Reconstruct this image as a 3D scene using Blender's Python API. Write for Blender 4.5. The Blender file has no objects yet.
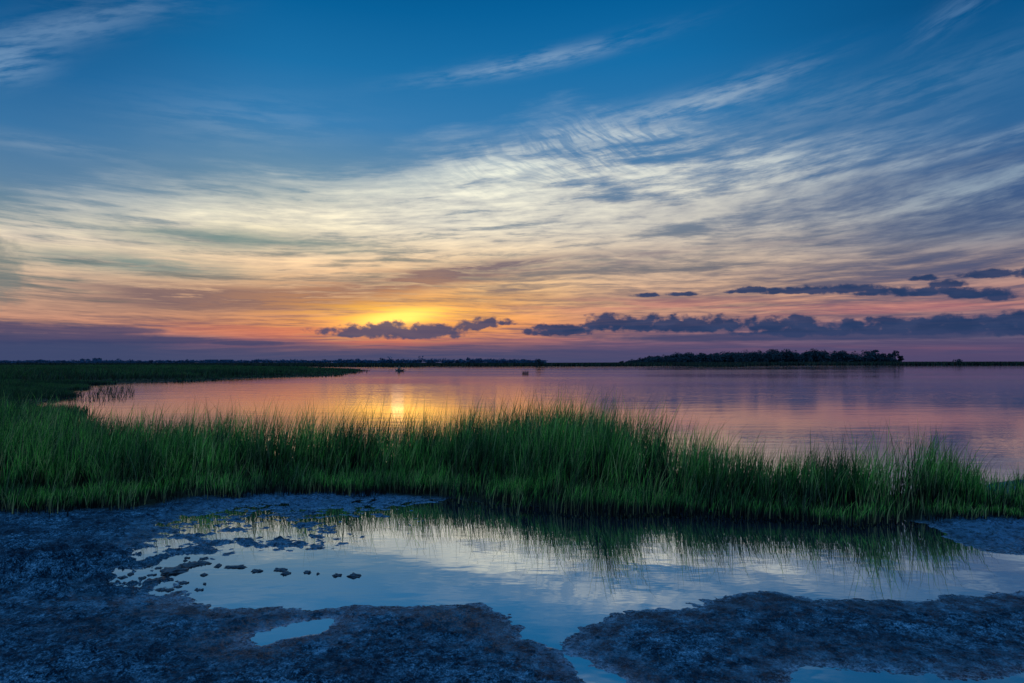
import bpy, bmesh, math, random
import numpy as np
from math import radians as R, pi
random.seed(7); rng = np.random.default_rng(11)
scene = bpy.context.scene
COL = scene.collection

# ------------------------------------------------------------------ camera model
CAM_H, F = 1.6, 683.0
PITCH = math.atan(21.0 / F)            # the horizon sits a little under the middle

def ray(px, py):
    u = (px - 512) / F; v = (341.5 - py) / F
    return (u, math.cos(PITCH) - v * math.sin(PITCH), math.sin(PITCH) + v * math.cos(PITCH))
def G(px, py, z=0.0):                  # survey point on the ground
    x, y, w = ray(px, py); t = (z - CAM_H) / w
    return (x * t, y * t)
def GD(px, Y):                         # bearing of px at distance Y
    return ((px - 512) / F * Y, Y)
def AE(px, py):                        # bearing and elevation, in units of 1/683 rad
    x, y, w = ray(px, py)
    return math.atan2(x, y) * F, math.atan2(w, math.hypot(x, y)) * F
def lin(c):
    return tuple((v / 255 / 12.92) if v / 255 <= .04045 else ((v / 255 + .055) / 1.055) ** 2.4 for v in c)

# ------------------------------------------------------------------ node language
class Ex:
    def __init__(s, nt, sock): s.nt = nt; s.s = sock
    def _b(s, op, o, rev=False):
        n = s.nt.nodes.new('ShaderNodeMath'); n.operation = op
        a, b = (o, s) if rev else (s, o)
        for i, v in enumerate((a, b)):
            if isinstance(v, Ex): s.nt.links.new(v.s, n.inputs[i])
            else: n.inputs[i].default_value = float(v)
        return Ex(s.nt, n.outputs[0])
    def __add__(s, o): return s._b('ADD', o)
    __radd__ = __add__
    def __sub__(s, o): return s._b('SUBTRACT', o)
    def __rsub__(s, o): return s._b('SUBTRACT', o, True)
    def __mul__(s, o): return s._b('MULTIPLY', o)
    __rmul__ = __mul__
    def __truediv__(s, o): return s._b('DIVIDE', o)
    def __rtruediv__(s, o): return s._b('DIVIDE', o, True)
    def max(s, o): return s._b('MAXIMUM', o)
    def min(s, o): return s._b('MINIMUM', o)
    def pow(s, o): return s._b('POWER', o)
    def atan2(s, o): return s._b('ARCTAN2', o)
    def _u(s, op):
        n = s.nt.nodes.new('ShaderNodeMath'); n.operation = op; s.nt.links.new(s.s, n.inputs[0]); return Ex(s.nt, n.outputs[0])
    def sqrt(s): return s._u('SQRT')
    def exp(s): return s._u('EXPONENT')
    def sin(s): return s._u('SINE')
    def abs(s): return s._u('ABSOLUTE')
    def log(s): return s._b('LOGARITHM', math.e)
    def ss(s, a, b, c=0.0, d=1.0, kind='SMOOTHSTEP'):
        n = s.nt.nodes.new('ShaderNodeMapRange'); n.interpolation_type = kind
        s.nt.links.new(s.s, n.inputs[0])
        if a > b: a, b, c, d = b, a, d, c
        for i, v in zip((1, 2, 3, 4), (a, b, c, d)): n.inputs[i].default_value = v
        return Ex(s.nt, n.outputs[0])
def vec(nt, x, y, z=0.0):
    n = nt.nodes.new('ShaderNodeCombineXYZ')
    for i, v in enumerate((x, y, z)):
        if isinstance(v, Ex): nt.links.new(v.s, n.inputs[i])
        else: n.inputs[i].default_value = v
    return Ex(nt, n.outputs[0])
def noise(v, scale=1.0, detail=4, rough=.55, dist=0.0, lac=2.0):
    n = v.nt.nodes.new('ShaderNodeTexNoise'); v.nt.links.new(v.s, n.inputs['Vector'])
    n.inputs['Scale'].default_value = scale; n.inputs['Detail'].default_value = detail
    n.inputs['Roughness'].default_value = rough; n.inputs['Distortion'].default_value = dist
    n.inputs['Lacunarity'].default_value = lac
    return Ex(v.nt, n.outputs['Fac'])
def ramp(e, stops, interp='LINEAR'):   # stops: (pos 0..1, linear rgb)
    n = e.nt.nodes.new('ShaderNodeValToRGB'); e.nt.links.new(e.s, n.inputs[0])
    cr = n.color_ramp; cr.interpolation = interp
    stops = sorted(stops, key=lambda t: t[0])
    while len(cr.elements) < len(stops): cr.elements.new(.5)
    for el, (p, c) in zip(cr.elements, stops):
        el.position = min(max(p, 0), 1); el.color = (*c, 1)
    return Ex(e.nt, n.outputs[0])
def mix(f, a, b, mode='MIX'):
    nt = [q for q in (f, a, b) if isinstance(q, Ex)][0].nt
    n = nt.nodes.new('ShaderNodeMix'); n.data_type = 'RGBA'; n.blend_type = mode
    for i, v in ((0, f), (6, a), (7, b)):
        if isinstance(v, Ex): nt.links.new(v.s, n.inputs[i])
        elif i == 0: n.inputs[0].default_value = v
        else: n.inputs[i].default_value = (*v, 1)
    return Ex(nt, n.outputs[2])

# ------------------------------------------------------------------ sky
SUN_PX, SUN_PY = 398, 317
SUN_A, SUN_E = AE(SUN_PX, SUN_PY)
def build_world():
    w = bpy.data.worlds.new("World"); scene.world = w; w.use_nodes = True
    nt = w.node_tree; nt.nodes.clear()
    out = nt.nodes.new('ShaderNodeOutputWorld'); bg = nt.nodes.new('ShaderNodeBackground')
    nt.links.new(bg.outputs[0], out.inputs[0])
    tc = nt.nodes.new('ShaderNodeTexCoord'); sp = nt.nodes.new('ShaderNodeSeparateXYZ')
    nt.links.new(tc.outputs['Generated'], sp.inputs[0])
    x, y, z = (Ex(nt, sp.outputs[i]) for i in range(3))
    A = x.atan2(y) * F
    E = z.atan2((x * x + y * y).sqrt()) * F
    # the plain dusk sky high up and behind the viewer
    sk = nt.nodes.new('ShaderNodeTexSky'); sk.sky_type = 'NISHITA'; sk.sun_disc = False
    sk.sun_elevation = SUN_E / F; sk.sun_rotation = SUN_A / F
    sk.dust_density = 1.0; sk.ozone_density = 3.0
    nish = mix(1.0, Ex(nt, sk.outputs[0]), (.10, .10, .10), 'MULTIPLY')

    t = E.ss(0, 400, 0, 1, 'LINEAR')
    def col(px, rows):
        return ramp(t, [(AE(px, py)[1] / 400, lin(c)) for py, c in rows])
    # --- sky seen through the gaps, by bearing
    gap = [(0,   [(362, (66, 80, 112)), (345, (64, 72, 108)), (325, (96, 88, 110)), (300, (116, 106, 104)), (262, (98, 122, 122)), (225, (108, 134, 142)), (175, (92, 130, 162)), (120, (58, 116, 164)), (60, (30, 100, 154)), (0, (12, 86, 140)), (-20, (8, 80, 132))]),
           (300, [(362, (84, 86, 116)), (345, (100, 80, 108)), (325, (140, 98, 102)), (300, (136, 106, 98)), (262, (128, 130, 120)), (225, (134, 152, 152)), (175, (104, 142, 168)), (120, (58, 126, 178)), (60, (28, 112, 168)), (0, (8, 97, 154)), (-20, (6, 92, 148))]),
           (620, [(362, (88, 82, 116)), (345, (86, 78, 112)), (325, (116, 94, 110)), (300, (130, 110, 112)), (262, (118, 120, 124)), (225, (112, 128, 146)), (175, (80, 124, 164)), (120, (48, 120, 174)), (60, (22, 109, 167)), (0, (6, 95, 153)), (-20, (4, 90, 147))]),
           (1024, [(362, (88, 72, 106)), (345, (76, 70, 106)), (325, (74, 74, 112)), (300, (96, 86, 112)), (262, (82, 88, 118)), (225, (74, 92, 126)), (175, (58, 92, 138)), (120, (48, 102, 152)), (60, (28, 96, 148)), (0, (10, 84, 138)), (-20, (8, 78, 130))])]
    # --- lit cirrus, by bearing
    cir = [(0,   [(362, (74, 82, 116)), (345, (96, 88, 114)), (325, (172, 122, 108)), (300, (188, 148, 126)), (262, (206, 182, 158)), (225, (220, 208, 190)), (175, (200, 206, 204)), (100, (134, 168, 200)), (0, (126, 158, 192))]),
           (300, [(362, (90, 88, 118)), (345, (140, 92, 108)), (325, (206, 138, 106)), (300, (220, 168, 124)), (262, (232, 200, 164)), (225, (232, 222, 198)), (175, (216, 218, 208)), (100, (146, 178, 206)), (0, (126, 160, 196))]),
           (460, [(362, (94, 86, 118)), (345, (150, 94, 108)), (325, (232, 152, 100)), (300, (228, 182, 124)), (262, (222, 194, 160)), (225, (220, 214, 198)), (175, (214, 218, 210)), (100, (156, 182, 206)), (0, (126, 160, 196))]),
           (680, [(362, (92, 80, 112)), (345, (104, 84, 112)), (325, (164, 118, 116)), (300, (198, 154, 126)), (262, (200, 178, 158)), (225, (190, 186, 180)), (175, (196, 200, 198)), (100, (164, 184, 202)), (0, (126, 160, 194))]),
           (1024, [(362, (88, 70, 104)), (345, (82, 76, 108)), (325, (106, 94, 116)), (300, (172, 124, 118)), (262, (144, 126, 128)), (225, (122, 130, 146)), (175, (130, 150, 172)), (100, (104, 140, 178)), (0, (84, 126, 170))])]
    def blend(cols):
        res = None; prev = None
        for px, rows in cols:
            c = col(px, rows); a = AE(px, 340)[0]
            if res is None: res = c
            else: res = mix(A.ss(prev, a), res, c)
            prev = a
        return res
    gapc, circ = blend(gap), blend(cir)

    # --- cirrus streaks: long fibres, thinner towards the horizon, fanning up to the right
    low = noise(vec(nt, A / 320, E / 160, 3.1), 1, 3, .5)
    low2 = noise(vec(nt, A / 150 + 9, E / 70, 7.7), 1, 3, .5)
    fan = (A + 230).max(0) * E.ss(40, 250, .0, .09)
    Ew = E - fan + (low - .5) * 24
    L = (Ew.max(-30) + 52).log()
    st1 = noise(vec(nt, A / 230 + low2 * .35, L * 8.5, 1.3), 1, 8, .66)
    st2 = noise(vec(nt, A / 85 + low * .5, L * 22, 5.1), 1, 6, .66)
    st3 = noise(vec(nt, A / 420 + 4, L * 5.0, 8.8), 1, 5, .5)
    # upper limit of the veil by bearing
    pts = [(-200, 172), (0, 172), (120, 170), (230, 160), (340, 156), (430, 136), (520, 116), (600, 104), (690, 98), (770, 100), (860, 118), (940, 118), (1024, 104), (1200, 100)]
    nrm = A.ss(-600, 600, 0, 1, 'LINEAR')
    lim = ramp(nrm, [((AE(px, py)[0] + 600) / 1200, (AE(px, py)[1] / 400,) * 3) for px, py in pts], 'B_SPLINE') * 400
    edge = (lim - E + (st1 - .5) * 90 + (low2 - .5) * 60)
    veil = edge.ss(-6, 64)
    # cloud ripples across the upper veil
    rip_w = (E * .82 + A * .42 + (low2 - .5) * 60)
    rip = noise(vec(nt, A / 46 - E / 38, rip_w / 5.2, 2.2), 1, 4, .6)
    c1, c2 = AE(610, 135)
    ripm = ((0 - ((A - c1) / 130).pow(2) - ((E - c2 - (A - c1) * .16) / 34).pow(2))).exp()
    right = A.ss(AE(560, 0)[0], AE(960, 0)[0])
    dens = st1 * .66 + st2 * .52 + st3 * .26 - .20
    st4 = noise(vec(nt, A / 30 + low2 * .4, L * 46, 2.6), 1, 4, .6)
    body = dens - right * .075 * E.ss(60, 120) + (st4 - .5) * .16
    solid = body.ss(.34, .60)
    # thick bright heart of the veil
    c1, c2 = AE(400, 222)
    heart = (0 - ((A - c1 ) / 330).pow(2) - ((E - c2 - (A - c1) * .12) / 52).pow(2)).exp()
    a_c = (solid + heart * .6 * dens.ss(.28, .50)).min(1.0)
    a_c = a_c * (1 - ripm * .75 * rip.ss(.40, .62))
    a_c = a_c * veil
    tex = ((st2 - .5) * 1.5 + (st4 - .5) * 1.1 + (st1 - .5) * .9 + 1.08).max(.55).min(1.4)
    texc = vec(nt, tex, tex.pow(.9), tex.pow(.6))
    circ0 = circ
    circ = mix(veil, circ, mix(1.0, circ, texc, 'MULTIPLY'))
    base = mix(a_c, gapc, circ)
    # isolated wisps higher up
    wt = [noise(vec(nt, (A + E) / 62, (E - A * sl) / 9, 1 + sl * 9), 1, 5, .62).ss(.34, .66) for sl in (.04, .17, .40)]
    def wisp(px, py, rx, ry, slope, amt, sc=1.0):
        a, e = AE(px, py)
        d = (0 - ((A - a) / rx).pow(2) - ((E - e - (A - a) * slope) / ry).pow(2)).exp()
        return d * wt[0 if slope < .1 else 1 if slope < .28 else 2] * amt
    wsum = wisp(535, 62, 98, 7.5, .16, .62)
    for a in ((58, 30, 62, 13, .42, .46), (2, 66, 30, 13, .30, .62), (130, 2, 60, 14, .2, .2), (940, 22, 26, 12, .5, .30), (975, 2, 22, 10, .4, .35), (960, 82, 90, 20, .25, .30),
              (955, 150, 110, 5, .15, 1.0), (900, 168, 90, 5, .12, .6), (990, 232, 110, 4, .08, .6), (725, 96, 70, 11, .22, .62), (640, 118, 60, 12, .15, .45), (820, 105, 90, 16, .12, .22), (50, 146, 70, 7, 0, .22), (740, 200, 60, 9, .15, .35), (240, 120, 90, 22, .05, .16)):
        wsum = wsum + wisp(*a)
    base = mix(wsum.min(1), base, circ)

    # --- darker patches within the veil: thicker strands against the light
    def patch(px, py, rx, ry, slope, amt, lo=.38, hi=.62):
        a, e = AE(px, py)
        d = (0 - ((A - a) / rx).pow(2) - ((E - e - (A - a) * slope) / ry).pow(2)).exp()
        return d * st2.ss(lo, hi) * amt
    pur = patch(215, 299, 105, 13, .04, 1.15, .34, .56)
    for a in ((400, 284, 95, 9, .12, 1.1, .34, .56), (310, 302, 70, 7, .06, .9), (470, 270, 120, 7, .08, .6), (120, 285, 70, 7, 0, .45), (560, 262, 120, 8, .05, .45), (700, 252, 160, 9, .06, .45), (820, 268, 130, 8, .03, .4), (470, 300, 60, 6, .05, .35), (620, 300, 90, 8, 0, .45)):
        pur = pur + patch(*a)
    base = mix(pur.min(.9), base, mix(A.ss(-300, 250), lin((110, 94, 104)), lin((100, 98, 120))))
    tea = patch(215, 238, 85, 11, .02, .8, .3, .55) + patch(140, 264, 100, 9, -.03, .85, .3, .55) + patch(330, 246, 70, 9, .02, .35, .3, .6) + patch(890, 185, 150, 18, .1, .6, .3, .6) + patch(960, 225, 120, 14, .06, .45, .3, .6)
    base = mix(tea.min(.85), base, mix(A.ss(-100, 250), lin((104, 136, 136)), lin((58, 86, 130))))

    # --- glow around the hidden sun
    dA, dE = A - SUN_A, E - SUN_E
    g1 = (0 - (dA / 135).pow(2) - (dE / 32).pow(2)).exp() * (st2.ss(.38, .60, .18, 1))
    g2 = (0 - ((dA - dE * 1.2) / 38).pow(2) - ((dE + 1 - dA * .08) / 9).pow(2)).exp() * (st2 * .8 + .72)
    g2b = (0 - ((dA) / 62).pow(2) - ((dE - 3) / 9).pow(2)).exp() * st2.ss(.3, .6)
    base = mix(g1 * .78, base, lin((248, 166, 76)))
    base = mix(g2b * .85, base, lin((255, 200, 60)))
    base = mix(g2.min(1) * .95, base, (2.0, .98, .18))
    # orange and rose bars just above the horizon
    bar = noise(vec(nt, A / 95, E / 4.6, 4.4), 1, 4, .55)
    def bars(px, py, rx, ry, amt):
        a, e = AE(px, py)
        return (0 - ((A - a) / rx).pow(2) - ((E - e) / ry).pow(2)).exp() * bar.ss(.42, .58) * amt
    base = mix((bars(300, 332, 110, 7, .6) + bars(395, 344, 70, 5, .9)).min(1), base, lin((222, 122, 92)))
    base = mix((bars(130, 341, 80, 5, .35) + bars(560, 340, 160, 6, .25) + bars(880, 351, 240, 4, .4)+ bars(900, 308, 130, 6, .4) + bars(640, 306, 130, 8, .4)).min(1), base, lin((196, 116, 118)))

    # --- purple-blue haze bank along the horizon
    hz = noise(vec(nt, A / 130, E / 9, 6.2), 1, 4, .55)
    bank = (E + (hz - .5) * 26).ss(28, 10) * A.ss(AE(90, 0)[0], AE(330, 0)[0], .95, .7)
    bank = bank.max((E + (hz - .5) * 10).ss(21, 9) * .85 )
    base = mix(bank, base, mix(A.ss(-60, 330), lin((62, 72, 108)), lin((78, 72, 108))))

    # --- low dark cumulus fragments
    pf = noise(vec(nt, A / 11, E / 7.5, 1.1), 1, 5, .55)
    pf2 = noise(vec(nt, A / 40, E / 16, 9.1), 1, 3, .5)
    wob = (pf - .5) * 3.4 + (pf2 - .5) * 1.4
    cl = [(385, 331, 62, 7.5), (392, 326, 16, 6), (436, 330, 32, 8), (466, 326, 14, 6), (484, 323, 16, 6.5), (505, 322, 11, 4), (352, 334, 26, 4),
          (560, 330, 32, 6.5), (605, 322, 26, 8), (650, 323, 60, 8.5), (683, 324, 104, 8.5), (672, 324, 80, 9), (402, 333, 58, 7), (905, 328, 130, 6.5), (710, 324, 60, 8.5), (765, 324, 26, 7), (800, 321, 16, 5.5), (806, 329, 30, 8), (850, 326, 30, 6), (885, 324, 26, 7), (925, 326, 34, 8),
          (948, 321, 16, 7), (980, 325, 30, 8), (1012, 320, 18, 8), (1040, 326, 40, 9),
          (752, 290, 26, 3.5), (800, 290, 34, 4.2), (845, 289, 34, 5), (885, 291, 30, 4.5), (930, 291, 30, 5), (948, 284, 14, 4), (925, 277.5, 10, 3.2), (975, 293, 17, 5), (1000, 295, 12, 5), (1000, 273, 26, 4.2), (1040, 272, 30, 5),
          (650, 295, 16, 2.4), (682, 294, 18, 2.4)]
    m = None
    Fb = E
    for px, py, rx, ry in cl:
        a, e = AE(px, py)
        dv = (E - (e - ry * .25)) / (ry * 1.3)
        d = 1.0 - (((A - a) / (rx * 1.15)).pow(2) + dv.max(dv * -1.9).pow(2))
        m = d if m is None else m.max(d)
    m1 = (m.max(-3) * 1.1 + wob + .12).ss(-.05, .9)
    dark = mix(A.ss(AE(420, 0)[0], AE(560, 0)[0]), lin((74, 76, 106)), lin((28, 56, 96)))
    under = noise(vec(nt, A / 22, E / 7, 3.3), 1, 3, .5)
    dark = mix(under.ss(.35, .7) * .35, dark, mix(A.ss(AE(420, 0)[0], AE(560, 0)[0]), lin((104, 92, 112)), lin((62, 76, 114))))
    base = mix(m1 * .93, base, dark)
    m = None
    for px, py, rx, ry in [(20, 329, 90, 6), (100, 330, 70, 4.5), (40, 338, 160, 8), (150, 340, 90, 5), (820, 336, 260, 5), (250, 343, 60, 3)]:
        a, e = AE(px, py)
        d = 1.0 - (((A - a) / rx).pow(2) + ((E - e) / ry).pow(2))
        m = d if m is None else m.max(d)
    m2 = (m.max(-1.5) + (hz - .5) * 1.8 + (pf - .5) * .5).ss(.0, .8)
    base = mix(m2 * .8, base, lin((54, 66, 104)))
    # teal cloud at the far left
    a, e = AE(-6, 270)
    d = 1.0 - (((A - a) / 26).pow(2) + ((E - e) / 30).pow(2))
    base = mix((d.max(-1.5) + wob * .7).ss(-.3, 1.0) * .6, base, lin((100, 120, 122)))

    # --- upper sky and the half behind the viewer
    fade = E.ss(370, 640).max(A.abs().ss(620, 1000))
    upper = mix(t, lin((112, 154, 212)), lin((108, 182, 255)))
    upper = mix(.15, upper, nish)
    base = mix(fade, base, upper)
    nt.links.new(base.s, bg.inputs[0]); bg.inputs[1].default_value = 1.0
    w.cycles.sampling_method = 'NONE'
    scene.cycles.max_bounces = 4; scene.cycles.diffuse_bounces = 2; scene.cycles.glossy_bounces = 2; scene.cycles.transmission_bounces = 2; scene.cycles.caustics_reflective = False
build_world()

sd = bpy.data.lights.new('sun', 'SUN'); sd.energy = .0003; sd.angle = R(1.1); sd.color = (1, .62, .30)
so = bpy.data.objects.new('sun', sd); COL.objects.link(so)
az, el = SUN_A / F, SUN_E / F
from mathutils import Vector, Matrix
so.rotation_euler = Vector((math.sin(az) * math.cos(el), math.cos(az) * math.cos(el), math.sin(el))).to_track_quat('Z', 'Y').to_euler()

cd = bpy.data.cameras.new('camera'); co = bpy.data.objects.new('camera', cd); COL.objects.link(co)
cd.sensor_width = 36; cd.lens = 36 * F / 1024; cd.clip_start = .05; cd.clip_end = 20000
co.location = (0, 0, CAM_H); co.rotation_euler = (pi / 2 + PITCH, 0, 0)
scene.camera = co
scene.view_settings.view_transform = 'Standard'; scene.view_settings.look = 'None'
scene.view_settings.exposure = 0

# ------------------------------------------------------------------ numpy noise and shapes
def hash2(ix, iy, s):
    h = (ix.astype(np.int64) * 374761393 + iy.astype(np.int64) * 668265263 + s * 974634777) & 0xffffffff
    h = ((h ^ (h >> 13)) * 1274126177) & 0xffffffff
    return ((h ^ (h >> 16)) & 0xffffff) / float(0xffffff)
def vnoise(x, y, s=0):
    ix = np.floor(x); iy = np.floor(y); fx = x - ix; fy = y - iy
    fx = fx * fx * fx * (fx * (fx * 6 - 15) + 10); fy = fy * fy * fy * (fy * (fy * 6 - 15) + 10)
    a = hash2(ix, iy, s); b = hash2(ix + 1, iy, s); c = hash2(ix, iy + 1, s); d = hash2(ix + 1, iy + 1, s)
    return (a * (1 - fx) + b * fx) * (1 - fy) + (c * (1 - fx) + d * fx) * fy
def fbm(x, y, o=4, s=0, g=.5):
    r = 0; a = 1; t = 0
    for i in range(o):
        c, sn = math.cos(i * 1.3), math.sin(i * 1.3)
        r = r + a * (vnoise((x * c - y * sn) * 2 ** i + 17 * i, (x * sn + y * c) * 2 ** i - 9 * i, s + i) - .5); t += a; a *= g
    return r / t * 2
def inside(x, y, P):
    r = np.zeros(x.shape, bool); n = len(P)
    for i in range(n):
        x1, y1 = P[i]; x2, y2 = P[(i + 1) % n]
        if y1 == y2: continue
        r ^= ((y1 > y) != (y2 > y)) & (x < (x2 - x1) * (y - y1) / (y2 - y1) + x1)
    return r
def sdf(x, y, P):                      # negative inside
    d = np.full(x.shape, 1e9); n = len(P)
    for i in range(n):
        x1, y1 = P[i]; x2, y2 = P[(i + 1) % n]; ex, ey = x2 - x1, y2 - y1
        t = np.clip(((x - x1) * ex + (y - y1) * ey) / (ex * ex + ey * ey + 1e-12), 0, 1)
        d = np.minimum(d, (x - x1 - ex * t) ** 2 + (y - y1 - ey * t) ** 2)
    d = np.sqrt(d)
    return np.where(inside(x, y, P), -d, d)
def sstep(a, b, v):
    t = np.clip((v - a) / (b - a), 0, 1); return t * t * (3 - 2 * t)

POOL = [G(*p) for p in [(100, 573), (112, 556), (135, 549), (185, 553), (250, 551), (330, 551), (400, 541), (425, 528), (415, 514), (400, 505), (420, 500), (450, 499), (500, 503), (600, 506), (700, 508), (800, 513), (880, 518),
        (922, 524), (945, 537), (985, 551), (1040, 560), (1200, 572), (1200, 583), (1024, 591), (985, 594), (940, 597), (880, 600), (820, 598), (775, 592), (735, 594), (700, 601), (655, 607), (615, 612), (585, 620), (560, 633), (552, 640),
        (540, 637), (520, 626), (500, 612), (482, 600), (455, 604), (416, 607), (345, 605), (275, 605), (217, 604), (170, 598), (140, 594), (118, 590), (92, 586)]]
POND = [G(*p) for p in [(246, 641), (262, 632), (290, 625), (328, 620), (332, 623), (318, 632), (290, 637), (262, 643)]]
CHAN = [G(*p) for p in [(543, 633), (553, 633), (568, 650), (592, 664), (625, 682), (640, 700), (600, 700), (575, 676), (556, 658)]]
POOL2 = [G(*p) for p in [(788, 690), (797, 672), (815, 667), (850, 671), (900, 678), (960, 677), (1030, 672), (1200, 672), (1300, 720), (900, 760), (800, 740)]]
# firm ground around the viewer and the marsh to the left
FRONT = [GD(-700, 7.4), GD(-300, 7.2), G(0, 516), G(60, 515), G(120, 512), G(165, 506), G(210, 500), G(260, 497), G(330, 496), G(400, 497), G(445, 500), G(480, 508), G(530, 514), G(600, 517), G(680, 518), G(760, 522), G(840, 525), G(900, 524), G(935, 520), G(980, 519), G(1024, 521), G(1200, 524), GD(1700, 7.2)]
BACK = [GD(1700, 8.2), GD(1200, 8.4), GD(1024, 8.35), GD(960, 8.1), GD(890, 8.2), GD(800, 8.2), GD(750, 8.4), GD(700, 8.8), GD(655, 10.2), GD(600, 11.8), GD(560, 12.6), GD(500, 11.6), GD(450, 10.7), GD(400, 10.4), GD(300, 10.6), GD(200, 11.2),
        GD(130, 11.6), GD(92, 12.8), GD(66, 14.5), GD(46, 17.5), GD(36, 24), GD(50, 36), G(62, 386.5), G(100, 384), G(132, 382.5), G(200, 380.5), G(250, 378), G(330, 376), G(352, 373), G(362, 370.8), G(345, 368.8), G(250, 367.5)]
LAND = FRONT[:1] + [(-60, -40), (60, -40)] + [GD(1700, 9.3), GD(1200, 9.5), GD(1024, 9.3), GD(975, 9.0), GD(930, 8.4)] + BACK[4:] + [GD(250, 420), GD(-3500, 420), GD(-3500, 60), (-60, 20)]
MARSH = FRONT + BACK + [GD(250, 420), GD(-3500, 420), GD(-3500, 30)]
FAR = [GD(250, 262), GD(330, 268), GD(390, 262), GD(412, 262), GD(420, 300), GD(520, 292), GD(560, 285), GD(700, 330), GD(860, 372), GD(1024, 372), GD(1500, 340), GD(4000, 380), (9000, 2000), (9000, 6500), (-9000, 6500), (-9000, 300), GD(-1500, 262)]
HUM = [G(686, 366.4), G(700, 367.0), G(735, 366.9), G(746, 366.4), G(735, 366.1), G(700, 366.1)]
FLAT = [G(*p) for p in [(140, 552), (150, 540), (150, 522), (215, 506), (270, 498), (400, 497), (450, 502), (425, 512), (435, 525), (400, 536), (330, 549), (250, 551)]]   # broken wet mud
SLAB = [G(*p) for p in [(925, 524), (1040, 522), (1200, 526), (1200, 570), (1040, 556), (985, 549), (945, 535)]]

def terrain(x, y):
    r = np.hypot(x, y)
    h = np.full(x.shape, -.5)
    wig = fbm(x * .9, y * .9, 3, 5) * .18
    dl = np.full(x.shape, 1e9)
    for P in (LAND, FAR, HUM): dl = np.minimum(dl, sdf(x, y, P))
    k = np.clip(r / 30, .12, 12)
    d = -dl + wig * np.clip(r / 14, .4, 3)
    h = np.clip(d * .35 / np.clip(k, 1, 12), -.5, .07)
    near = r < 14
    xn, yn, rn = x[near], y[near], r[near]
    hn = h[near]
    e = fbm(xn * 4, yn * 4, 6, 21, .68) * .12 + fbm(xn * 1.3, yn * 1.3, 2, 3) * .05
    dp = np.minimum(np.minimum(sdf(xn, yn, POOL), sdf(xn, yn, POOL2)), np.minimum(sdf(xn, yn, POND) * 1.4, sdf(xn, yn, CHAN) * 1.3 + .05)) + e - .03
    hp = np.where(dp > 0, .030 * (1 - np.exp(-dp / .34)), np.clip(dp * .14, -.022, 0))
    hum2 = None
    # ragged left shore of the pool and the wet flat with hummocks behind it
    mfl = sstep(.30, -.25, sdf(xn, yn, FLAT))
    hum = fbm(xn * 3.4, yn * 4.4, 5, 31, .68)
    hum2 = fbm(xn * 10, yn * 12, 4, 37, .7)
    fl = -.005 - .014 * sstep(G(300, 520)[0], G(430, 520)[0], xn) + .036 * np.clip(hum * .8 + hum2 * .75, -.5, 1) + .02 * sstep(G(0, 512)[1], G(0, 500)[1], yn)
    left = sstep(G(300, 560)[0], G(110, 560)[0], xn) * sstep(G(0, 600)[1] - .1, G(0, 585)[1], yn) * sstep(G(0, 545)[1] + .2, G(0, 556)[1], yn)
    hp = hp + left * (.11 * np.clip(hum * .8 + hum2 * .8 + .15, 0, .5))
    hp = hp * (1 - mfl) + fl * mfl
    hp += .012 * sstep(.25, .0, np.abs(sdf(xn, yn, SLAB))) * 0
    land = -sdf(xn, yn, LAND)
    hn = np.where(land > .3, np.minimum(hn + .1, hp), hn)
    dry = sstep(-.004, .03, hn)
    hn = hn + dry * (fbm(xn * 7, yn * 7, 3, 41, .6) * .009 + fbm(xn * 34, yn * 34, 3, 51, .65) * .012 + np.clip(fbm(xn * 13, yn * 13, 3, 61) - .3, 0, 1) * .04)
    hn += (1 - dry) * fbm(xn * 22, yn * 22, 3, 71) * .003
    # ground under the grass rises slightly
    hn = hn + .04 * sstep(0, .8, -sdf(xn, yn, MARSH))
    h[near] = hn
    return h

def mesh_obj(name, V, Fc, mat=None, parent=None, smooth=True, attrs=None):
    me = bpy.data.meshes.new(name)
    V = np.asarray(V, dtype=np.float32)
    if isinstance(Fc, np.ndarray):
        n, k = Fc.shape
        me.vertices.add(len(V)); me.vertices.foreach_set('co', V.ravel())
        me.loops.add(n * k); me.loops.foreach_set('vertex_index', Fc.astype(np.int32).ravel())
        me.polygons.add(n); me.polygons.foreach_set('loop_start', np.arange(0, n * k, k, dtype=np.int32))
        me.update(calc_edges=True)
    else:
        me.from_pydata([tuple(map(float, v)) for v in V], [], Fc); me.update()
    if smooth: me.polygons.foreach_set('use_smooth', np.ones(len(me.polygons), bool))
    for k, v in (attrs or {}).items():
        at = me.attributes.new(k, 'FLOAT', 'POINT'); at.data.foreach_set('value', np.asarray(v, dtype=np.float32))
    o = bpy.data.objects.new(name, me); COL.objects.link(o)
    if mat: me.materials.append(mat)
    if parent: o.parent = parent
    return o
def tag(o, label=None, cat=None, group=None, kind=None):
    for k, v in (('label', label), ('category', cat), ('group', group), ('kind', kind)):
        if v: o[k] = v
    return o

# ------------------------------------------------------------------ materials
def new_mat(name):
    m = bpy.data.materials.new(name); m.use_nodes = True; nt = m.node_tree
    b = nt.nodes['Principled BSDF']; return m, nt, b
def geo_pos(nt):
    g = nt.nodes.new('ShaderNodeNewGeometry'); s = nt.nodes.new('ShaderNodeSeparateXYZ'); nt.links.new(g.outputs['Position'], s.inputs[0])
    return Ex(nt, g.outputs['Position']), [Ex(nt, s.outputs[i]) for i in range(3)], g
def bump(nt, h, strength, dist, b, prev=None):
    n = nt.nodes.new('ShaderNodeBump'); nt.links.new(h.s, n.inputs['Height'])
    if isinstance(strength, Ex): nt.links.new(strength.s, n.inputs['Strength'])
    else: n.inputs['Strength'].default_value = strength
    n.inputs['Distance'].default_value = dist
    if prev: nt.links.new(prev.outputs[0], n.inputs['Normal'])
    nt.links.new(n.outputs[0], b.inputs['Normal']); return n
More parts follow.
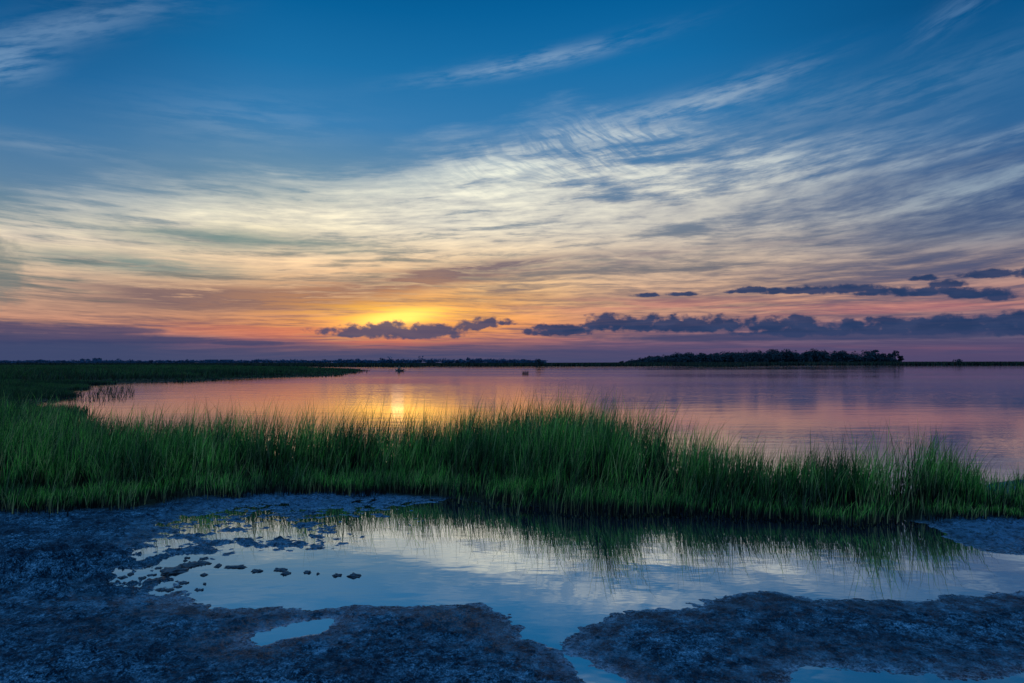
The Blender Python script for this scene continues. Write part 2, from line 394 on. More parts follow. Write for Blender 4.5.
def attr(nt, name):
    n = nt.nodes.new('ShaderNodeAttribute'); n.attribute_name = name; return Ex(nt, n.outputs['Fac'])

def mud_mat():
    m, nt, b = new_mat('wet mud')
    P, (x, y, z), g = geo_pos(nt)
    n1 = noise(P, 7, 6, .62); n2 = noise(P, 95, 5, .72); n3 = noise(P, 1.6, 5, .6); n4 = noise(P, 30, 5, .68)
    wet = (z + (n1 - .5) * .03).ss(.040, .004)
    c = ramp(n1 * .22 + n2 * .42 + n4 * .36, [(.42, (.001, .004, .007)), (.47, (.007, .023, .038)), (.505, (.026, .074, .112)), (.55, (.09, .21, .29)), (.62, (.30, .46, .56))])  # reflected sky blue and bright highlights are put into the mud colour
    c = mix(n3.ss(.40, .62) * .6, c, (.012, .018, .028))
    pale = attr(nt, 'pale')
    c = mix(pale * n4.ss(.36, .60), c, (.10, .19, .28))  # pale mud, plus a blue wet sheen put into the colour
    c = mix(noise(P, 7.5, 6, .75).ss(.56, .62) * .7, c, (.004, .008, .014))
    rim_glint = (z + (n4 - .5) * .022).ss(.009, .002) * (n4 * .6 + n2 * .4).ss(.45, .60)
    c = mix(wet * .40, c, mix(n1.ss(.38, .62), (.010, .030, .045), (.07, .16, .21)))  # damp tone plus the pale blue reflection of wet mud, as colour
    c = mix(rim_glint * .6, c, (.34, .42, .50))  # pale glint along the waterline, put into the colour
    veg = attr(nt, 'veg')
    c = mix(veg, c, mix(n2, (.012, .016, .008), (.04, .035, .02)))
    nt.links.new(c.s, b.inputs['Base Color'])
    rg = wet.ss(0, 1, .80, .30) - pale * .25 - n3.ss(.52, .62) * .22 + (n2 - .5) * .5 + veg * .3
    nt.links.new(rg.s, b.inputs['Roughness'])
    b.inputs['IOR'].default_value = 1.45; b.inputs['Specular IOR Level'].default_value = .06; b.inputs['Specular Tint'].default_value = (.28, .62, 1, 1)
    p = bump(nt, n2 * .6 + n4, .8, .02, b)
    bump(nt, noise(P, 150, 3, .6), .35, .006, b, p)
    return m
def water_mat(name, bay):
    m, nt, b = new_mat(name)
    P, (x, y, z), g = geo_pos(nt)
    nt.nodes.remove(b)
    out = nt.nodes['Material Output']
    gl = nt.nodes.new('ShaderNodeBsdfGlossy'); df = nt.nodes.new('ShaderNodeBsdfDiffuse'); mx = nt.nodes.new('ShaderNodeMixShader')
    fr = nt.nodes.new('ShaderNodeFresnel'); fr.inputs['IOR'].default_value = 1.33
    f = Ex(nt, fr.outputs[0])
    fac = (f.pow(.20) if not bay else f.pow(.20)).ss(0, 1, .02, .97, 'LINEAR')
    nt.links.new(fac.s, mx.inputs[0]); nt.links.new(df.outputs[0], mx.inputs[1]); nt.links.new(gl.outputs[0], mx.inputs[2]); nt.links.new(mx.outputs[0], out.inputs[0])
    df.inputs[0].default_value = (.012, .022, .03, 1)
    gl.inputs[0].default_value = (.97, .97, .98, 1)
    bn = nt.nodes.new('ShaderNodeBump')
    if bay:
        h = noise(vec(nt, x * .35, y * 1.2, 0), 1, 4, .55) + noise(vec(nt, x * 2.2, y * 6, 4), 1, 3, .5) * .18
        pat = noise(vec(nt, x * .008, y * .035, 1), 1, 3, .5).ss(.42, .62, .35, 1)
        rr = noise(vec(nt, x * .012, y * .05, 7), 1, 4, .6).ss(.4, .62, .02, .085)
        nt.links.new(rr.s, gl.inputs['Roughness'])
        bn.inputs['Distance'].default_value = .012
        nt.links.new(pat.s, bn.inputs['Strength'])
    else:
        gl.inputs['Roughness'].default_value = .012
        h = noise(vec(nt, x * 1.6, y * 3, 0), 1, 3, .5)
        bn.inputs['Distance'].default_value = .0022; bn.inputs['Strength'].default_value = .8
    nt.links.new(h.s, bn.inputs['Height']); nt.links.new(bn.outputs[0], gl.inputs['Normal'])
    return m
def blade_mat(name, stops, alt, transl=.35, patch=1.6):
    m, nt, b = new_mat(name)
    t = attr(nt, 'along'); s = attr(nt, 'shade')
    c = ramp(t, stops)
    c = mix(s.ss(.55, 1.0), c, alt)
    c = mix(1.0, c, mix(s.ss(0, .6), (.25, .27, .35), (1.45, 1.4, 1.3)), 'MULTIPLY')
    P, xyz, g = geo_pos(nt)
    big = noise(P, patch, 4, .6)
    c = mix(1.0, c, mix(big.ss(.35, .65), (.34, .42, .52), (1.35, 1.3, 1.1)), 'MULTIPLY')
    nt.links.new(c.s, b.inputs['Base Color']); b.inputs['Roughness'].default_value = .55
    b.inputs['Specular IOR Level'].default_value = .25
    tr = nt.nodes.new('ShaderNodeBsdfTranslucent'); nt.links.new(c.s, tr.inputs[0])
    mx = nt.nodes.new('ShaderNodeMixShader'); mx.inputs[0].default_value = transl
    out = nt.nodes['Material Output']
    nt.links.new(b.outputs[0], mx.inputs[1]); nt.links.new(tr.outputs[0], mx.inputs[2]); nt.links.new(mx.outputs[0], out.inputs[0])
    return m
def plain(name, c, rough=.6, c2=None, sc=3.0):
    m, nt, b = new_mat(name)
    P, xyz, g = geo_pos(nt)
    k = noise(P, sc, 4, .6)
    nt.links.new(mix(k.ss(.3, .7), c, c2 or tuple(v * .7 for v in c)).s, b.inputs['Base Color'])
    b.inputs['Roughness'].default_value = rough
    return m
MUD = mud_mat()
GRASS = blade_mat('marsh grass', [(0, (.012, .010, .012)), (.34, (.012, .016, .014)), (.48, (.036, .13, .030)), (.78, (.18, .48, .062)), (.90, (.07, .14, .05)), (1, (.025, .022, .018))], (.34, .30, .13))  # shade low among the stems and silhouetted tips put into the colour
FARGRASS = blade_mat('distant marsh grass', [(0, (.008, .014, .013)), (1, (.018, .036, .022))], (.03, .04, .02), .2)
REED = blade_mat('tuft grass', [(0, (.02, .016, .012)), (1, (.06, .05, .035))], (.08, .06, .04), .2)

# ------------------------------------------------------------------ ground
def ground():
    rr = [0.0]
    rows = list(np.geomspace(.3, 2.7, 14)[:-1]) + list(np.exp(np.arange(math.log(2.7), math.log(9.6), .0023))) + list(np.exp(np.arange(math.log(9.6), math.log(7000), .013)))
    rows = np.array(rows)
    cols = np.concatenate([np.linspace(-pi, R(-44), 60)[:-1], np.linspace(R(-44), R(44), 1150), np.linspace(R(44), pi, 60)[1:]])
    rg, ag = np.meshgrid(rows, cols, indexing='ij')
    x = (rg * np.sin(ag)); y = (rg * np.cos(ag))
    h = terrain(x.ravel(), y.ravel())
    nr, nc = rg.shape
    i = np.arange(nr - 1)[:, None] * nc + np.arange(nc - 1)[None, :]
    Fq = np.stack([i, i + 1, i + nc + 1, i + nc], -1).reshape(-1, 4)[:, ::-1]
    Fq = Fq[:, ::-1] if False else Fq
    V = np.stack([x.ravel(), y.ravel(), h], -1)
    veg = np.zeros(len(V)); 
    sel = V[:, 1] > 5.5
    xs, ys = V[sel, 0], V[sel, 1]
    d = np.minimum(sdf(xs, ys, MARSH), sdf(xs, ys, FAR))
    pale = np.zeros(len(V)); pale[sel] = np.maximum(sstep(.1, -.15, sdf(xs, ys, SLAB)), .9 * sstep(.25, -.1, sdf(xs, ys, FLAT)) * sstep(G(0, 516)[1], G(0, 506)[1], ys) + .45 * sstep(.4, -.1, sdf(xs, ys, FLAT)))
    nf = np.hypot(V[:, 0], V[:, 1]) < 6
    pale[nf] = np.maximum(pale[nf], .8 * np.exp(-np.clip(np.minimum(sdf(V[nf, 0], V[nf, 1], CHAN), sdf(V[nf, 0], V[nf, 1], POND)), 0, 9) / .07))
    rs = np.hypot(xs, ys)
    veg[sel] = np.maximum(sstep(14, 17, rs), sstep(.10, -.25, d + fbm(xs * 3, ys * 3, 2, 8) * .15))
    o = mesh_obj('ground', V, Fq, MUD, attrs={'veg': veg, 'pale': np.clip(pale, 0, 1)})
    return tag(o, kind='structure')
ground()

# water: the pool in front of the grass and the bay behind it
CUT = [(-60, 8.6), GD(0, 8.9), GD(430, 9.2), GD(600, 8.3), GD(700, 7.55), GD(1100, 7.55), (60, 7.55)]
def sheet(name, pts, mat):
    n = len(pts); return mesh_obj(name, [(p[0], p[1], 0.0) for p in pts], [tuple(range(n))], mat, smooth=False)
def strip(name, pa, pb, mat):
    V = [(p[0], p[1], 0) for p in pa] + [(p[0], p[1], 0) for p in pb]; n = len(pa)
    return mesh_obj(name, V, [(i, i + 1, n + i + 1, n + i) for i in range(n - 1)], mat, smooth=False)
tag(strip('tidal_pool_water', [(p[0], -8) for p in CUT], CUT, water_mat('pool water', False)), kind='structure')
far_edge = [(p[0] * 120 if i not in (0, len(CUT) - 1) else p[0] * 120, 7200) for i, p in enumerate(CUT)]
tag(strip('bay_water', CUT, far_edge, water_mat('bay water', True)), kind='structure')

# ------------------------------------------------------------------ grass
def blades(name, x, y, z, hgt, wid, mat, lean=.22, droop=.35, seg=4, shade=None, wind=(.10, .0), parent=None):
    n = len(x)
    th = rng.uniform(0, 2 * pi, n); fa = rng.uniform(0, 2 * pi, n)
    ln = np.abs(rng.normal(0, lean, n)); dr = np.abs(rng.normal(0, droop, n))
    dx, dy = np.cos(th), np.sin(th); wx, wy = np.cos(fa), np.sin(fa)
    V = np.zeros((n, seg * 2 + 1, 3), np.float32); T = np.zeros((n, seg * 2 + 1), np.float32)
    for k in range(seg + 1):
        t = k / seg
        off = hgt * (ln * t + dr * t ** 3)
        cx = x + dx * off + wind[0] * hgt * t * t; cy = y + dy * off + wind[1] * hgt * t * t
        cz = z + hgt * (t - .22 * dr * t ** 3)
        w = wid * (1 - t) ** .6 * .5 * (.75 + .5 * min(t * 4, 1) * (1 - t))
        if k < seg:
            V[:, 2 * k] = np.stack([cx - wx * w, cy - wy * w, cz], -1); V[:, 2 * k + 1] = np.stack([cx + wx * w, cy + wy * w, cz], -1)
            T[:, 2 * k] = T[:, 2 * k + 1] = t
        else:
            V[:, 2 * k] = np.stack([cx, cy, cz], -1); T[:, 2 * k] = 1
    nv = seg * 2 + 1
    b = (np.arange(n) * nv)[:, None]
    fs = []
    for k in range(seg - 1): fs.append(b + np.array([[2 * k, 2 * k + 1, 2 * k + 3, 2 * k + 2]]))
    quads = np.concatenate(fs); k = seg - 1
    tri = b + np.array([[2 * k, 2 * k + 1, 2 * k + 2]])
    tri = np.concatenate([tri, tri[:, -1:]], 1)   # kept as triangles below
    me = bpy.data.meshes.new(name)
    me.vertices.add(n * nv); me.vertices.foreach_set('co', V.reshape(-1, 3).ravel())
    nq, ntg = len(quads), n
    li = np.concatenate([quads.ravel(), tri[:, :3].ravel()]).astype(np.int32)
    me.loops.add(len(li)); me.loops.foreach_set('vertex_index', li)
    me.polygons.add(nq + ntg)
    me.polygons.foreach_set('loop_start', np.concatenate([np.arange(nq) * 4, nq * 4 + np.arange(ntg) * 3]).astype(np.int32))
    me.update(calc_edges=True)
    me.polygons.foreach_set('use_smooth', np.ones(nq + ntg, bool))
    at = me.attributes.new('along', 'FLOAT', 'POINT'); at.data.foreach_set('value', T.ravel())
    sh = rng.uniform(0, 1, n) if shade is None else shade
    at = me.attributes.new('shade', 'FLOAT', 'POINT'); at.data.foreach_set('value', np.repeat(sh, nv).astype(np.float32))
    o = bpy.data.objects.new(name, me); COL.objects.link(o); me.materials.append(mat)
    if parent: o.parent = parent
    return o
def scatter(n, y0, y1, a0, a1):        # even over the area of a ring sector
    r = np.sqrt(rng.uniform(y0 * y0, y1 * y1, n)); a = rng.uniform(a0, a1, n)
    return r * np.sin(a), r * np.cos(a)

def near_grass():
    x, y = scatter(620000, 6.3, 19, R(-50), R(48))
    d = -sdf(x, y, MARSH)
    keep = d > -.05 + np.abs(rng.normal(0, .05, len(x))) + fbm(x * 2.2, y * 2.2, 3, 77) * .22 - np.where(rng.uniform(0, 1, len(x)) < .012, rng.uniform(0, .35, len(x)), 0)
    # thin out with distance, where only the tips can be seen
    r = np.hypot(x, y)
    front = -sdf(x, y, FRONT + [(40, 8), (40, 400), (-400, 400)])
    keep &= rng.uniform(0, 1, len(x)) < np.where(front < 1.2, 1, .55) * np.clip(9 / r, 0, 1) ** .8
    # clumps
    keep &= fbm(x * 2.4, y * 2.4, 3, 15) * 1.5 + rng.uniform(-.5, .8, len(x)) + .45 * np.exp(-((512 + F * x / y - 770) / 45) ** 2) > -.05
    x, y, front, r = x[keep], y[keep], front[keep], r[keep]
    px = 512 + F * x / y
    hx = 1.04 * np.interp(px, [-300, 0, 60, 130, 200, 300, 420, 500, 560, 640, 690, 740, 790, 840, 880, 900, 930, 960, 990, 1024, 1400], [.84, .84, .74, .72, .82, .84, .82, .84, .96, .88, .76, .60, .56, .62, .76, .80, .70, .56, .38, .30, .30])
    ramp_l = np.interp(px, [-100, 250, 560, 740, 860], [1.5, 1.3, 1.15, .7, .3])
    f = .33 + .67 * sstep(.40, .95, front / ramp_l)
    h = hx * f * (1 + .30 * fbm(x * 2.6, y * 2.6, 3, 91)) * rng.uniform(.5, 1.08, len(x))
    tall = rng.uniform(0, 1, len(x)) < .05; h = np.where(tall, hx * f * rng.uniform(1.05, 1.42, len(x)), h)
    z = np.full(len(x), .02)
    w = rng.uniform(.005, .012, len(x)) * np.clip(r / 8, 1, 2.2)
    s = rng.uniform(0, 1, len(x)) ** 1.6 
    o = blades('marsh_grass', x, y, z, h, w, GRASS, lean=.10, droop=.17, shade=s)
    tag(o, 'dense green marsh grass along the far side of the tidal pool', 'grass', kind='stuff')
    print('near blades', len(x))
near_grass()
def mid_grass():
    x, y = scatter(260000, 17, 60, R(-50), R(-20)); x2, y2 = scatter(320000, 55, 300, R(-50), R(-11))
    x = np.r_[x, x2]; y = np.r_[y, y2]
    d = -sdf(x, y, MARSH)
    d = d + np.where(np.hypot(x, y) > 20, fbm(x * .22, y * .22, 3, 66) * 2.2, 0)
    k = d > rng.uniform(-.3, .2, len(x)) * np.hypot(x, y) / 30
    k &= fbm(x * .12, y * .12, 3, 67) + rng.uniform(-.6, .6, len(x)) > -.35
    k &= rng.uniform(0, 1, len(x)) < .75
    x, y = x[k], y[k]; r = np.hypot(x, y)
    h = rng.uniform(.6, 1.0, len(x)) * (1 + .3 * fbm(x * .3, y * .3, 3, 33)) * .95 * (.28 + .72 * sstep(0, 6, d[k] / np.clip(r / 40, .6, 3) + fbm(x * .2, y * .2, 2, 44) * 2))
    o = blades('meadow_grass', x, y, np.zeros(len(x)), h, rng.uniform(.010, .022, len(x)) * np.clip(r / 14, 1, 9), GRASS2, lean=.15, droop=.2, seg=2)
    tag(o, 'dark green marsh grass stretching away to the low point on the left', 'grass', kind='stuff')
    # sparse stems standing in the shallow water off the left shore
    x, y = scatter(2600, 30, 60, R(-36), R(-24)); px = 512 + F * x / y
    k = (px > 70) & (px < 135) & (fbm(x * .5, y * .15, 3, 12) > .02); x, y = x[k], y[k]
    o = blades('shallow_water_grass', x, y, np.full(len(x), -.05), rng.uniform(.15, .38, len(x)), np.full(len(x), .03), GRASS2, seg=2)
    tag(o, 'sparse grass stems standing in shallow water off the left shore', 'grass', kind='stuff')
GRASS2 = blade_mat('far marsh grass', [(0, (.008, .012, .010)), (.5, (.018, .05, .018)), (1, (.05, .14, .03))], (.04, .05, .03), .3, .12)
mid_grass()
def far_grass():
    x, y = scatter(230000, 255, 620, R(-50), R(50))
    d = -sdf(x, y, FAR)
    k = (d > rng.uniform(-4, 2, len(x))); x, y = x[k], y[k]
    px = 512 + F * x / y
    hh = np.interp(px, [0, 400, 540, 640, 900, 1024, 1400], [1.3, 1.3, 1.5, 1.8, 2.3, 2.4, 2.3])
    o = blades('far_shore_grass', x, y, np.zeros(len(x)), hh * rng.uniform(.6, 1.05, len(x)), np.full(len(x), .8), FARGRASS, lean=.1, droop=.1, seg=2)
    tag(o, 'dark strip of marsh grass along the far shore of the bay', 'grass', kind='stuff')
    x = rng.uniform(G(684, 366.4)[0], G(748, 366.4)[0], 3000); y = rng.uniform(G(0, 367.1)[1], G(0, 366.1)[1], 3000)
    k = sdf(x, y, HUM) < 0; x, y = x[k], y[k]
    o = blades('islet_grass', x, y, np.zeros(len(x)), rng.uniform(.7, 1.3, len(x)), np.full(len(x), .4), FARGRASS, lean=.15, droop=.1, seg=2)
    tag(o, 'low dark grass on the small islet in front of the wooded island', 'grass', kind='stuff')
far_grass()

# ------------------------------------------------------------------ trees
LEAF = plain('distant leaves', (.012, .024, .034), .9, (.022, .042, .050), .06)  # navy tint is distance haze put into the leaf colour
LEAF_HZ = plain('hazy leaves', (.022, .055, .11), .9, (.03, .07, .12), .02)  # blue of the aerial haze is mixed into the base colour
BARK = plain('dark bark', (.03, .026, .022), .9)
def leafset(cx, cy, cz, rx, rz, n, size):
    """leaf clumps spread through several lobes"""
    u = rng.normal(0, 1, (n, 3)); u /= np.linalg.norm(u, axis=1)[:, None]; rad = rng.uniform(.45, 1, n) ** .6
    lob = rng.normal(0, .42, (7, 3)); li = rng.integers(0, 7, n)
    p = u * rad[:, None] * .62 + lob[li]
    C = np.array([cx, cy, cz]) + p * np.array([rx, rx, rz])
    a = rng.normal(0, 1, (n, 3)); a /= np.linalg.norm(a, axis=1)[:, None]
    b = np.cross(a, rng.normal(0, 1, (n, 3))); b /= np.linalg.norm(b, axis=1)[:, None]
    s = (size * rng.uniform(.5, 1.2, n))[:, None]
    return np.stack([C - a * s, C - b * s * .6, C + a * s, C + b * s * .6], 1).reshape(-1, 3)
def leaf_obj(name, sets, mat, parent=None):
    V = np.concatenate(sets); n = len(V) // 4
    return mesh_obj(name, V, np.arange(n * 4).reshape(n, 4), mat, parent, smooth=False)
D = 640.0
def isl(px, y=D): return (px - 512) / F * y
prof_x = [626, 645, 662, 683, 700, 725, 750, 774, 800, 832, 848, 862, 873, 886, 894, 900, 905]
prof_h = [1.5, 4.5, 7.0, 9.8, 9.6, 10.2, 10.6, 13.0, 12.6, 12.4, 10.0, 11, 12.8, 9, 11.5, 4.5, 1.5]
prof_h = [h * 1.12 * D / F + 1.2 for h in prof_h]
sets = []; stems = []; stF = []
def stick(Vs, Fs, p0, p1, r0, r1, k=6):
    p0 = np.array(p0, float); p1 = np.array(p1, float); ax = p1 - p0; ax /= np.linalg.norm(ax)
    a = np.cross(ax, [0, 0, 1.0] if abs(ax[2]) < .9 else [1.0, 0, 0]); a /= np.linalg.norm(a); b = np.cross(ax, a)
    base = len(Vs)
    for p, r in ((p0, r0), (p1, r1)):
        for i in range(k):
            t = 2 * pi * i / k; Vs.append(tuple(p + (a * math.cos(t) + b * math.sin(t)) * r))
    for i in range(k):
        j = (i + 1) % k; Fs.append((base + i, base + j, base + k + j, base + k + i))
    Fs.append(tuple(base + k + i for i in range(k))); Fs.append(tuple(base + k - 1 - i for i in range(k)))
for i in range(330):
    px = random.uniform(628, 884); y = random.uniform(D - 30, D + 60)
    H = np.interp(px, prof_x, prof_h) * random.uniform(.62, .98) * (1 if px < 864 else .55) * (1 + .12 * math.sin(px * .21) * math.sin(px * .057))
    rx = random.uniform(2.6, 5.0) * min(1, H / 8); X = isl(px)
    sets.append(leafset(X, y, H - rx * .75, rx, rx * .62, 160, .62)); sets.append(leafset(X, y, H * .4, rx * 1.1, H * .36, 170, 1.1))
    stick(stems, stF, (X, y, 0), (X + random.uniform(-.5, .5), y, H * .8), .28, .12)
wood = leaf_obj('island_wood', sets, LEAF); tag(wood, 'dark wooded island rising along the far right shore', 'wood', kind='stuff')
mesh_obj('trunks', stems, stF, BARK, wood)['kind'] = 'stuff'
def lone_tree(px, Y, H, label, spread=3.0, lean=0.0, flat=False, group=None):
    t = bpy.data.objects.new('tree', None); COL.objects.link(t); X = isl(px, Y); t.location = (X, Y, 0)
    tag(t, label, 'tree', group)
    Vs, Fs = [], []
    stick(Vs, Fs, (0, 0, 0), (lean * .5, 0, H * .5), .34, .24); stick(Vs, Fs, (lean * .5, 0, H * .49), (lean, 0, H * .88), .24, .1)
    ss = []
    for k in range(6):
        a = random.uniform(0, 2 * pi); zz = H * (random.uniform(.55, .8) if flat else random.uniform(.35, .8)); q = spread * random.uniform(.5, .9)
        e = (lean + q * math.cos(a), q * math.sin(a), zz + H * .12)
        stick(Vs, Fs, (lean * zz / H, 0, zz), e, .1, .04, 5); ss.append(leafset(*e, spread * .45, spread * .34, 90, .5))
    ss.append(leafset(lean, 0, H * .9, spread * .7, H * .12, 160, .5))
    if not flat: ss.append(leafset(lean, 0, H * .55, spread * .8, H * .3, 240, .6))
    leaf_obj('crown', ss, LEAF, t); mesh_obj('trunk', Vs, Fs, BARK, t)
k = D / F
lone_tree(868, D, 11.8 * k + 1, 'broad dark tree rising above the right part of the wooded island', 4.2)
lone_tree(875, D - 8, 13.4 * k + 1, 'tallest thin crowned tree near the right end of the island', 2.8, .5, True)
lone_tree(883, D + 5, 9.5 * k + 1, 'lower rounded tree in the dip near the right end of the island', 4.4)
lone_tree(889, D - 4, 10.2 * k + 1, 'leaning tree second from the right end of the island', 3.0, 1.0)
lone_tree(895, D, 12.0 * k + 1, 'tree with a bulky high crown at the right end of the island', 3.4, .6, True)
lone_tree(900, D + 3, 7.0 * k + 1, 'small dark tree closing the right tip of the island', 2.8)
def bush(px, Y, H, w, label, mat=LEAF):
    t = bpy.data.objects.new('bush', None); COL.objects.link(t); t.location = (isl(px, Y), Y, 0); tag(t, label, 'bush')
    leaf_obj('crown', [leafset(0, 0, H * .6, w, H * .45, 260, .4), leafset(w * .6, 0, H * .4, w * .6, H * .3, 120, .4)], mat, t)
    Vs, Fs = [], []
    for q in (-.4, 0, .5): stick(Vs, Fs, (q * .3, 0, 0), (q * w, 0, H * .6), .08, .03, 5)
    mesh_obj('stem', Vs, Fs, BARK, t)
bush(957, 420, 3.6, 2.1, 'round dark bush alone on the low shore right of the wooded island')
bush(540, 300, 2.6, 1.5, 'small dark bush at the end of the far shore tree line')
# distant tree line, left and centre
sets = []
for i in range(420):
    px = -420 + 964 * (i + random.random()) / 420; Y = random.uniform(1150, 1400)
    if px > 543: continue
    H = (np.interp(px, [-400, 0, 200, 330, 345, 450, 520, 542], [4.2, 3.6, 3.8, 4.2, 5.6, 6.2, 6.4, 6.0]) * (.75 + .55 * random.random() * (random.random() < .5)) + 2.0)
    rx = random.uniform(4, 9)
    sets.append(leafset(isl(px, Y), Y, H * .55, rx, H * .42, 90, 1.5))
for i in range(90):
    px = random.uniform(335, 545); Y = 900; H = 3.2 + 3.4 * random.random() ** 2
    sets.append(leafset(isl(px, Y), Y, H * .55, random.uniform(2.5, 6), H * .42, 90, 1.1))
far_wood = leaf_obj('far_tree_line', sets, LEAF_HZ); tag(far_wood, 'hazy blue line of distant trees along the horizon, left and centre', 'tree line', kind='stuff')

# ------------------------------------------------------------------ far buildings
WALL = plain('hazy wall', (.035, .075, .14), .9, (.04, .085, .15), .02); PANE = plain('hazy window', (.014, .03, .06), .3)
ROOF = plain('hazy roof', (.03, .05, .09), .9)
def box(Vs, Fs, x0, x1, y0, y1, z0, z1):
    b = len(Vs); Vs += [(x0, y0, z0), (x1, y0, z0), (x1, y1, z0), (x0, y1, z0), (x0, y0, z1), (x1, y0, z1), (x1, y1, z1), (x0, y1, z1)]
    Fs += [(b, b + 3, b + 2, b + 1), (b + 4, b + 5, b + 6, b + 7), (b, b + 1, b + 5, b + 4), (b + 1, b + 2, b + 6, b + 5), (b + 2, b + 3, b + 7, b + 6), (b + 3, b, b + 4, b + 7)]
def building(px, Y, W, H, floors, bays, label, group, tower=True):
    t = bpy.data.objects.new('apartment_building' if tower else 'long_building', None); COL.objects.link(t); t.location = (isl(px, Y), Y, 0)
    tag(t, label, 'building', group)
    Vs, Fs = [], []; box(Vs, Fs, -W / 2, W / 2, 0, 14, 0, H); mesh_obj('wall', Vs, Fs, WALL, t, False)
    Vs, Fs = [], []; box(Vs, Fs, -W / 2 - .5, W / 2 + .5, -.5, 14.5, H + .002, H + .8)
    if tower: box(Vs, Fs, -W * .15, W * .2, 4, 9, H + .802, H + 3.2)
    mesh_obj('roof', Vs, Fs, ROOF, t, False)
    for f in range(floors):
        for b in range(bays):
            x = -W / 2 + W * (b + .5) / bays; z = H * (f + .35) / floors
            Vs, Fs = [], []; box(Vs, Fs, x - W / bays * .3, x + W / bays * .3, -.08, -.01, z, z + H / floors * .42); mesh_obj('window', Vs, Fs, PANE, t, False)
g = 'distant apartment buildings on the left horizon'
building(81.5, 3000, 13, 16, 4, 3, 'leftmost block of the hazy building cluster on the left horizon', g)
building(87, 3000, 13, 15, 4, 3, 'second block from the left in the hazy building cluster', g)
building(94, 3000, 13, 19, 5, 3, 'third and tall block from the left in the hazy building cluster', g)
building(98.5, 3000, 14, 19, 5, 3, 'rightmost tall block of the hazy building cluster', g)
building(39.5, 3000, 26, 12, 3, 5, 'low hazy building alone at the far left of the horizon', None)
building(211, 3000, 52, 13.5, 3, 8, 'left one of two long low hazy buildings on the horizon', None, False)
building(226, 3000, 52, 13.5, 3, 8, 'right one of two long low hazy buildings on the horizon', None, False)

# ------------------------------------------------------------------ kayaker
KX, KY = G(399.5, 370.9)
HULL = plain('kayak hull', (.05, .022, .012), .35); CLOTH = plain('dark clothing', (.03, .025, .03), .8); SKIN = plain('skin', (.30, .17, .11), .6); HAIR = plain('dark hair', (.02, .014, .01), .8)
PAD = plain('paddle shaft', (.03, .03, .03), .4); VEST = plain('vest cloth', (.06, .03, .02), .8)
def kayak(x, y, rz):
    t = bpy.data.objects.new('kayak', None); COL.objects.link(t); t.location = (x, y, 0); t.rotation_euler = (0, 0, rz)
    tag(t, 'small low kayak afloat on the golden reflection below the sun', 'kayak')
    Ln, n, k = 3.2, 25, 14; Vs, Fs = [], []
    for i in range(n):
        s = -1 + 2 * i / (n - 1); w = .36 * (1 - abs(s) ** 2.6) + .012; kz = .10 * abs(s) ** 3
        for j in range(k):
            a = 2 * pi * j / k; zz = math.sin(a) * (.17 if math.sin(a) < 0 else .10) + .14 + kz + .14 * abs(s) ** 4
            Vs.append((s * Ln / 2, math.cos(a) * w, zz - .04))
    for i in range(n - 1):
        for j in range(k):
            q = (j + 1) % k
            zc = [Vs[i * k + j], Vs[(i + 1) * k + q]]
            if abs(zc[0][0]) < .42 and min(zc[0][2], zc[1][2]) > .17 and max(abs(zc[0][1]), abs(zc[1][1])) < .27: continue
            Fs.append((i * k + j, i * k + q, (i + 1) * k + q, (i + 1) * k + j))
    Fs.append(tuple(range(k))); Fs.append(tuple((n - 1) * k + k - 1 - j for j in range(k)))
    mesh_obj('hull', Vs, Fs, HULL, t)
    bpy.ops.mesh.primitive_torus_add(major_radius=.34, minor_radius=.02, major_segments=24, minor_segments=6)
    o = bpy.context.object; o.name = 'cockpit_rim'; o.scale = (1.25, .78, 1); o.location = (0, 0, .20); o.parent = t; o.data.materials.append(PAD)
    Vs, Fs = [], []; box(Vs, Fs, -.42, -.36, -.2, .2, .08, .42); mesh_obj('seat_back', Vs, Fs, PAD, t)
    return t
def skinned(name, pts, edges, rad, mat, parent, root=0, lv=2):
    me = bpy.data.meshes.new(name); me.from_pydata(pts, edges, []); o = bpy.data.objects.new(name, me); COL.objects.link(o)
    me.materials.append(mat); o.parent = parent
    m = o.modifiers.new('skin', 'SKIN'); m.use_smooth_shade = True
    for i, v in enumerate(me.skin_vertices[0].data):
        r = rad[i]; v.radius = r if isinstance(r, tuple) else (r, r); v.use_root = (i == root)
    s = o.modifiers.new('sub', 'SUBSURF'); s.levels = s.render_levels = lv
    return o
KR = R(-48)
kayak(KX, KY, KR)
per = bpy.data.objects.new('person', None); COL.objects.link(per); per.location = (KX, KY, .0); per.rotation_euler = (0, 0, KR)
tag(per, 'person sitting in the kayak holding a paddle, seen in silhouette', 'person')
P = [(-.18, 0, .20), (-.20, 0, .38), (-.18, 0, .56), (-.16, 0, .70), (-.14, 0, .80), (-.12, 0, .90)]; Ed = [(0, 1), (1, 2), (2, 3), (3, 4), (4, 5)]
Rd = [(.16, .13), (.14, .11), (.16, .12), (.13, .09), .055, .075]
P.append((-.11, 0, 1.0)); Ed.append((5, 6)); Rd.append(.088)
def chain(start, pts, rads):
    prev = start
    for p, r in zip(pts, rads): P.append(p); Rd.append(r); Ed.append((prev, len(P) - 1)); prev = len(P) - 1
    return prev
